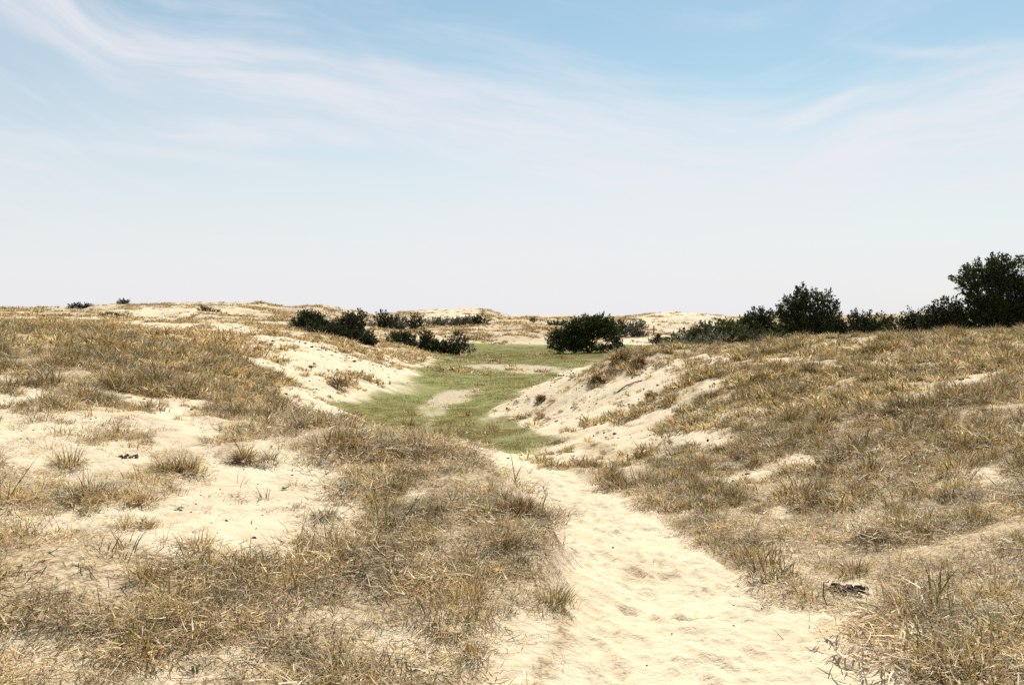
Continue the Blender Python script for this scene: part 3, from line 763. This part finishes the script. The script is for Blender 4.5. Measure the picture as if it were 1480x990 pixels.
ML, MM, MF, MR = 'trees on the left dune shoulder', 'shrubs on the meadow edge', 'shrubs among the far dunes', 'trees behind the right dune'
T = [
 # left shoulder
 ('juniper_tree','rounded dark evergreen at the left end of the left clump','tree',452,66,'dark',[(450,468,22,13),(431,469,11,7),(468,471,14,10),(444,457,13,7),(458,459,10,6),(480,475,14,9)],ML,1),
 ('juniper_tree','taller dark evergreen in the middle of the left clump','tree',505,64,'dark',[(508,470,20,13),(519,458,10,8),(505,461,10,8),(490,470,10,9),(512,483,20,12)],ML,1),
 ('shrub','low dark green bush spilling down the slope below the left clump','shrub',515,60,'dark',[(500,486,24,9),(524,492,20,12),(482,480,24,8),(460,478,20,7),(534,498,11,8)],ML,1.1),
 ('shrub','pale olive bush at the foot of the left clump near the meadow','shrub',562,72,'olive',[(556,500,13,8),(568,503,9,7)],ML,.9),
 # behind
 ('juniper_tree','small upright evergreen on the far dune behind the left clump','tree',553,118,'dark',[(552,463,10,11),(556,470,9,8),(566,464,8,7)],MF,1),
 ('shrub','grey leafless bush between the two small far evergreens','shrub',580,120,'grey',[(580,468,20,9),(570,472,16,7),(532,470,10,8)],MF,.8),
 ('shrub','small dark bush at the right end of the grey far thicket','shrub',600,119,'dark',[(599,465,9,8),(604,470,7,6)],MF,1),
 ('shrub','long grey green thicket under the pale far dune','shrub',645,140,'grey',[(630,467,20,6),(652,469,22,8),(672,468,18,7)],MF,1),
 ('shrub','small dark bush at the right end of the long far thicket','shrub',694,140,'dark',[(693,464,13,7),(682,468,10,6)],MF,1),
 ('shrub','tiny dark bush alone on the tan far dune right of the thicket','shrub',771,145,'dark',[(771,464,5,3)],MF,1),
 ('shrub','low dark bushes on the far dune just left of the big meadow tree','shrub',802,138,'dark',[(798,469,8,3.5),(810,469,8,4)],MF,1),
 # meadow edge
 ('shrub','dark leaning bush at the left end of the meadow clump','shrub',585,86,'dark',[(583,492,18,12),(570,489,10,8),(594,503,10,9),(604,508,13,6),(575,500,12,9)],MM,1),
 ('juniper_tree','pointed small juniper in the middle of the meadow clump','tree',617,84,'juniper',[(616,489,11,10),(618,501,17,12),(630,503,12,9),(622,509,16,6),(608,500,10,9)],MM,1),
 ('shrub','round dark bush right of the pointed small juniper','shrub',649,84,'dark',[(649,500,13,12),(640,506,10,7),(652,508,13,5)],MM,1),
 ('juniper_tree','thin bush with one high tuft at the right end of the meadow clump','tree',665,85,'dark',[(662,484,5,4),(668,495,8,6),(663,503,9,6)],MM,1),
 ('shrub','low grey bush on the turf beside the thin bush','shrub',680,86,'grey',[(679,503,9,5)],MM,.9),
 # centre tree
 ('juniper_tree','large spreading dark evergreen standing alone on the meadow','tree',852,86,'juniper',[(860,473,26,17),(835,475,22,15),(878,477,18,15),(815,487,16,12),(820,500,24,11),(840,494,22,14),(800,497,9,9),(886,492,9,6),(893,498,8,5),(872,504,18,4.5),(855,466,12,8),(803,484,9,6)],'evergreen standing on the meadow',1.1),
 ('juniper_tree','slim dark evergreen just behind the big meadow tree','tree',895,108,'dark',[(895,474,9,10),(896,482,9,8)],MF,1),
 ('shrub','grey bush with a dark top behind the big meadow tree','shrub',915,110,'grey',[(912,479,17,9),(920,472,12,7),(928,485,8,6)],MF,1.1),
 ('shrub','single small dark bush on the pale sand behind the right dune','shrub',948,92,'dark',[(947,494,7,7),(951,490,4,5)],MF,1),
 # right group
 ('shrub','wide grey green thicket at the left end of the right hand trees','shrub',1010,46,'olive',[(990,493,26,14),(1020,487,28,18),(1045,481,26,17),(975,499,18,9),(1065,490,32,18),(1110,494,34,14)],MR,.9),
 ('shrub','purplish grey bare bush in front of the wide thicket','shrub',1005,44,'grey',[(1000,497,28,8),(1035,494,22,9)],MR,.6),
 ('juniper_tree','small dark tree left of the tall pointed juniper','tree',1096,50,'juniper',[(1100,460,20,15),(1090,475,26,16),(1112,482,28,16),(1078,470,12,10)],MR,1),
 ('juniper_tree','tall pointed juniper with ragged top on the right skyline','tree',1170,47,'juniper',[(1160,424,7,11),(1150,436,13,11),(1172,432,11,11),(1191,429,9,9),(1200,446,14,11),(1138,443,12,10),(1129,457,13,11),(1165,450,25,15),(1190,462,22,13),(1150,468,28,15),(1175,482,44,14)],MR,1.1),
 ('shrub','low dark bush filling the gap right of the tall pointed juniper','shrub',1225,48,'dark',[(1222,477,28,15),(1240,471,13,10),(1208,472,14,12)],MR,1),
 ('juniper_tree','ragged small evergreen with thin tips right of the low dark bush','tree',1262,48,'juniper',[(1242,458,8,8),(1256,464,12,9),(1272,464,10,8),(1262,480,34,14),(1285,470,8,8)],MR,.85),
 ('shrub','low dark bush at the dip between the two right tree groups','shrub',1318,44,'dark',[(1318,460,10,9),(1332,465,15,13),(1300,471,16,11),(1318,477,30,14)],MR,1),
 ('juniper_tree','round dark evergreen leaning on the left side of the biggest tree','tree',1368,42,'dark',[(1366,452,24,19),(1350,464,20,16),(1386,462,20,18),(1366,474,34,12)],MR,1.1),
 ('juniper_tree','biggest dark evergreen at the right edge of the scene','tree',1450,42,'juniper',[(1436,382,14,12),(1418,392,17,13),(1402,395,9,9),(1388,404,11,7),(1398,414,15,10),(1456,390,13,13),(1478,378,11,6),(1440,405,29,19),(1470,420,33,25),(1415,428,21,15),(1425,448,32,22),(1460,455,44,24),(1500,418,34,32),(1500,455,40,30),(1425,470,36,12)],MR,1.1),
 # left skyline
 ('shrub','tiny dark bush standing up on the left skyline','shrub',180,122,'dark',[(180,441,10,2.8)],'dark bushes on the left skyline',1.3),
 ('shrub','flat dark bush hugging the left skyline','shrub',117,92,'dark',[(112,453,12,3.2),(126,454,10,3)],'dark bushes on the left skyline',1.3),
 ('shrub','long low dark bush on the slope below the left skyline','shrub',162,84,'dark',[(155,459,16,3.5),(176,462,14,3.5)],'dark bushes on the left skyline',1.2),
 ('shrub','narrow dark bush creeping down the far pale blowout','shrub',303,112,'dark',[(298,451,9,3),(311,454,9,2.6)],'dark bushes on the left skyline',1.2),
]
for t in T: tree(*t, trunk_part=('trunk' if t[0] == 'juniper_tree' else 'stems'))

# ------------------------------------------------------------------ small single things
def stick(name, label, px, py, y0, y1, dx, dz, r, cat='stick', n=6, mat=M_WOOD, bend=.02):
    x, y, z = ground_at(px, py, y0, y1)
    p = bent(np.array([0,0,-.03]), np.array([dx, RNG.normal(0,.05), dz]), n, bend)
    v, q, _ = tube(p, np.linspace(r, r*.6, n), 6)
    # closed end
    e = len(v); ring = np.arange(e-6, e)
    q = np.concatenate([q, np.array([[ring[0],ring[1],ring[2],ring[3]],[ring[0],ring[3],ring[4],ring[5]]])])
    return link(name, mesh_from(name, v, [q], [mat], smooth=True), None, (x, y, z), 0, label=label, category=cat)
stick('stick', 'dark bare stick leaning beside the black root clump', 1187, 874, 6, 8, .045, .16, .005, 'stick')
stick('dead_root', 'long thin dead root trailing down the upper right sand slope', 885, 572, 24, 33, .95, .42, .022, 'root', 9, M_WOOD, .03)
stick('dead_root', 'curved dead root hanging below the round dark tuft', 912, 545, 26, 34, .55, .12, .022, 'root', 8, M_WOOD, .05)
stick('dead_root', 'short thick root end poking from sand below the crest tuft', 869, 556, 26, 34, .22, .16, .03, 'root', 5, M_WOOD, .02)
stick('fence_post', 'lone dark weathered post at the foot of the far right dune', 945, 483, 105, 135, .02, 1.05, .09, 'post', 3, M_WOOD, 0)

def herb(label, px, py, y0, y1, size):
    x, y, z = ground_at(px, py, y0, y1)
    n = 6; parts = []
    for i in range(n):
        a = i / n * 6.28 + RNG.normal(0,.3); L = size * RNG.uniform(.7,1.2); w = L*.55; up = RNG.uniform(.3,.8)
        d = np.array([math.cos(a), math.sin(a), up]); d /= np.linalg.norm(d); s = np.array([-math.sin(a), math.cos(a), 0])
        v = np.array([[0,0,0], d*L*.4 + s*w*.5, d*L*.95 - [0,0,L*.1], d*L*.4 - s*w*.5])
        parts.append((v, np.array([[0,1,2,3]]), np.tile([0.06,0.13,0.03],(4,1))))
    V, Q, TT = merge(*parts)
    link('seedling', mesh_from('seedling', V, [Q], [M_LEAF], TT), None, (x, y, z+.004), 0, label=label, category='plant', group='seedlings on the sand')
herb('tiny green seedling below the wide flat grass mat', 258, 737, 5.5, 9, .05)
herb('bright green seedling in the dead litter at the bottom of the photo', 284, 968, 4, 6, .035)
herb('small green seedling beside the bare sand left of the mound', 410, 708, 6, 10, .05)
herb('green seedling on the sand just under the short reddish tuft', 266, 828, 5, 7, .04)

# ------------------------------------------------------------------ light and sky
EL, AZ = math.radians(56), math.radians(18)
d = Vector((math.sin(AZ)*math.cos(EL), math.cos(AZ)*math.cos(EL), math.sin(EL)))
sun = bpy.data.lights.new('sun', 'SUN'); sun.energy = 4.8; sun.angle = math.radians(.55); sun.color = (1.0, .955, .88)
so = bpy.data.objects.new('sun', sun); COL.objects.link(so); so.rotation_euler = d.to_track_quat('Z', 'Y').to_euler(); so.location = (0, 0, 60)

w = bpy.data.worlds.new('World'); sc.world = w; w.use_nodes = True
nt = w.node_tree; nt.nodes.clear(); b = NB(nt)
sky = b.n('ShaderNodeTexSky'); sky.sky_type = 'NISHITA'; sky.sun_disc = False
sky.sun_elevation = EL; sky.sun_rotation = AZ; sky.air_density = 1.0; sky.dust_density = .6; sky.ozone_density = 1.5; sky.altitude = 0
tc = b.n('ShaderNodeTexCoord').outputs['Generated']
sep = b.n('ShaderNodeSeparateXYZ'); b.link(tc, sep.inputs[0])
az = b.math('ARCTAN2', sep.outputs[0], sep.outputs[1]); el = b.math('ARCSINE', sep.outputs[2])
fc = b.n('ShaderNodeFloatCurve')
cm = fc.mapping; cv = cm.curves[0]
pts = [(-.60,.37),(-.466,.305),(-.378,.252),(-.162,.218),(.0135,.178),(.142,.150),(.25,.150),(.378,.185),(.60,.20)]
xs = [((math.atan(u)+.6)/1.2, math.atan(v*math.cos(math.atan(u)))) for u, v in pts]
cv.points[0].location = (0.0, xs[0][1]); cv.points[1].location = (1.0, xs[-1][1])
for x_, y_ in xs[1:-1]: cv.points.new(x_, y_)
cm.update()
b.put(fc.inputs['Value'], b.math('DIVIDE', b.math('ADD', az, .6), 1.2, clamp=True))
dd = b.math('SUBTRACT', el, fc.outputs[0])
warpn = b.noise(b.comb(b.math('MULTIPLY', az, 3.0), b.math('MULTIPLY', el, 5.0), 1.7), 1.0, 3)
dw = b.math('ADD', dd, b.math('MULTIPLY', b.math('SUBTRACT', warpn, .5), .075))
st = b.noise(b.comb(b.math('MULTIPLY', az, 2.6), b.math('MULTIPLY', dw, 19.0), .3), 1.0, 6, .58, .35)
st2 = b.noise(b.comb(b.math('MULTIPLY', az, 7.0), b.math('MULTIPLY', dw, 60.0), 4.3), 1.0, 4, .6, .2)
hz = b.ramp(el, .0, .25, .93, 0.0)
below = b.ramp(dw, -.07, .06, .27, 0.0)
q = b.math('DIVIDE', dw, .040); band = b.math('MULTIPLY', b.math('EXPONENT', b.math('MULTIPLY', b.math('MULTIPLY', q, q), -1.0)), b.ramp(st2, .3, .7, .44, .84))
stf = b.math('MULTIPLY', b.math('MULTIPLY', b.ramp(st, .40, .68, 0, .8), b.ramp(st2, .28, .72, .45, 1.0)), b.ramp(dw, -.05, .14, 1.0, .34))
def screen(a_, c_):
    return b.math('SUBTRACT', 1.0, b.math('MULTIPLY', b.math('SUBTRACT', 1.0, a_), b.math('SUBTRACT', 1.0, c_)))
right = b.ramp(az, .22, .50, 1.0, .55)
hz = b.math('MULTIPLY', hz, b.ramp(az, .22, .50, 1.0, .84)); below = b.math('MULTIPLY', below, right)
wisps = 0.0
for wx, wy, ang, ln, wd, am in ((1340,76,8,.058,.0055,.50),(1180,165,-27,.062,.0075,.42),(1400,140,-14,.07,.006,.36),(1290,172,-30,.05,.005,.34),(900,118,6,.06,.006,.26),(1330,225,4,.09,.008,.30),(1060,300,14,.13,.012,.30),(560,106,38,.05,.008,.25),(60,205,4,.12,.007,.40),(330,235,6,.13,.009,.30)):
    a0 = math.atan((wx-CX)/F); e0 = math.atan((HOR-wy)/F*math.cos(a0)); c_, s_ = math.cos(math.radians(-ang)), math.sin(math.radians(-ang))
    da = b.math('SUBTRACT', az, a0); de = b.math('SUBTRACT', b.math('ADD', el, b.math('MULTIPLY', b.math('SUBTRACT', warpn, .5), .012)), e0)
    u_ = b.math('DIVIDE', b.math('ADD', b.math('MULTIPLY', da, c_), b.math('MULTIPLY', de, s_)), ln)
    v_ = b.math('DIVIDE', b.math('SUBTRACT', b.math('MULTIPLY', de, c_), b.math('ADD', b.math('MULTIPLY', da, s_), b.math('MULTIPLY', b.math('MULTIPLY', u_, u_), wd * .6))), wd)
    gq = b.math('EXPONENT', b.math('MULTIPLY', b.math('ADD', b.math('MULTIPLY', u_, u_), b.math('MULTIPLY', v_, v_)), -1.0))
    wisps = b.math('ADD', wisps, b.math('MULTIPLY', gq, am))
wisps = b.math('MULTIPLY', wisps, b.ramp(st2, .25, .7, .45, 1.0))
cl = screen(screen(screen(hz, below), screen(band, stf)), wisps)
cl = b.math('MULTIPLY', cl, .97)
skyc = b.mix(1.0, sky.outputs[0], (.86, .945, .83, 1), 'MULTIPLY')
CLOUD = (6.6, 6.55, 6.88)
colr = b.mix(cl, skyc, CLOUD)
bg = b.n('ShaderNodeBackground'); b.link(colr, bg.inputs[0]); bg.inputs[1].default_value = .09
o = b.n('ShaderNodeOutputWorld'); b.link(bg.outputs[0], o.inputs[0])

# ------------------------------------------------------------------ camera and output
cam = bpy.data.cameras.new('camera'); cam.sensor_width = 36; cam.lens = 36.0; cam.shift_y = -40.0 / 1480
cam.clip_start = .1; cam.clip_end = 9000
co = bpy.data.objects.new('camera', cam); COL.objects.link(co); co.location = (0, 0, EYE); co.rotation_euler = (math.radians(90), 0, 0)
sc.camera = co
sc.view_settings.view_transform = 'Standard'; sc.view_settings.look = 'None'; sc.view_settings.exposure = .5; sc.view_settings.gamma = 1
sc.view_settings.use_curve_mapping = False
sc.render.engine = 'CYCLES'
sc.cycles.max_bounces = 6; sc.cycles.diffuse_bounces = 3; sc.cycles.transmission_bounces = 3; sc.cycles.use_denoising = False
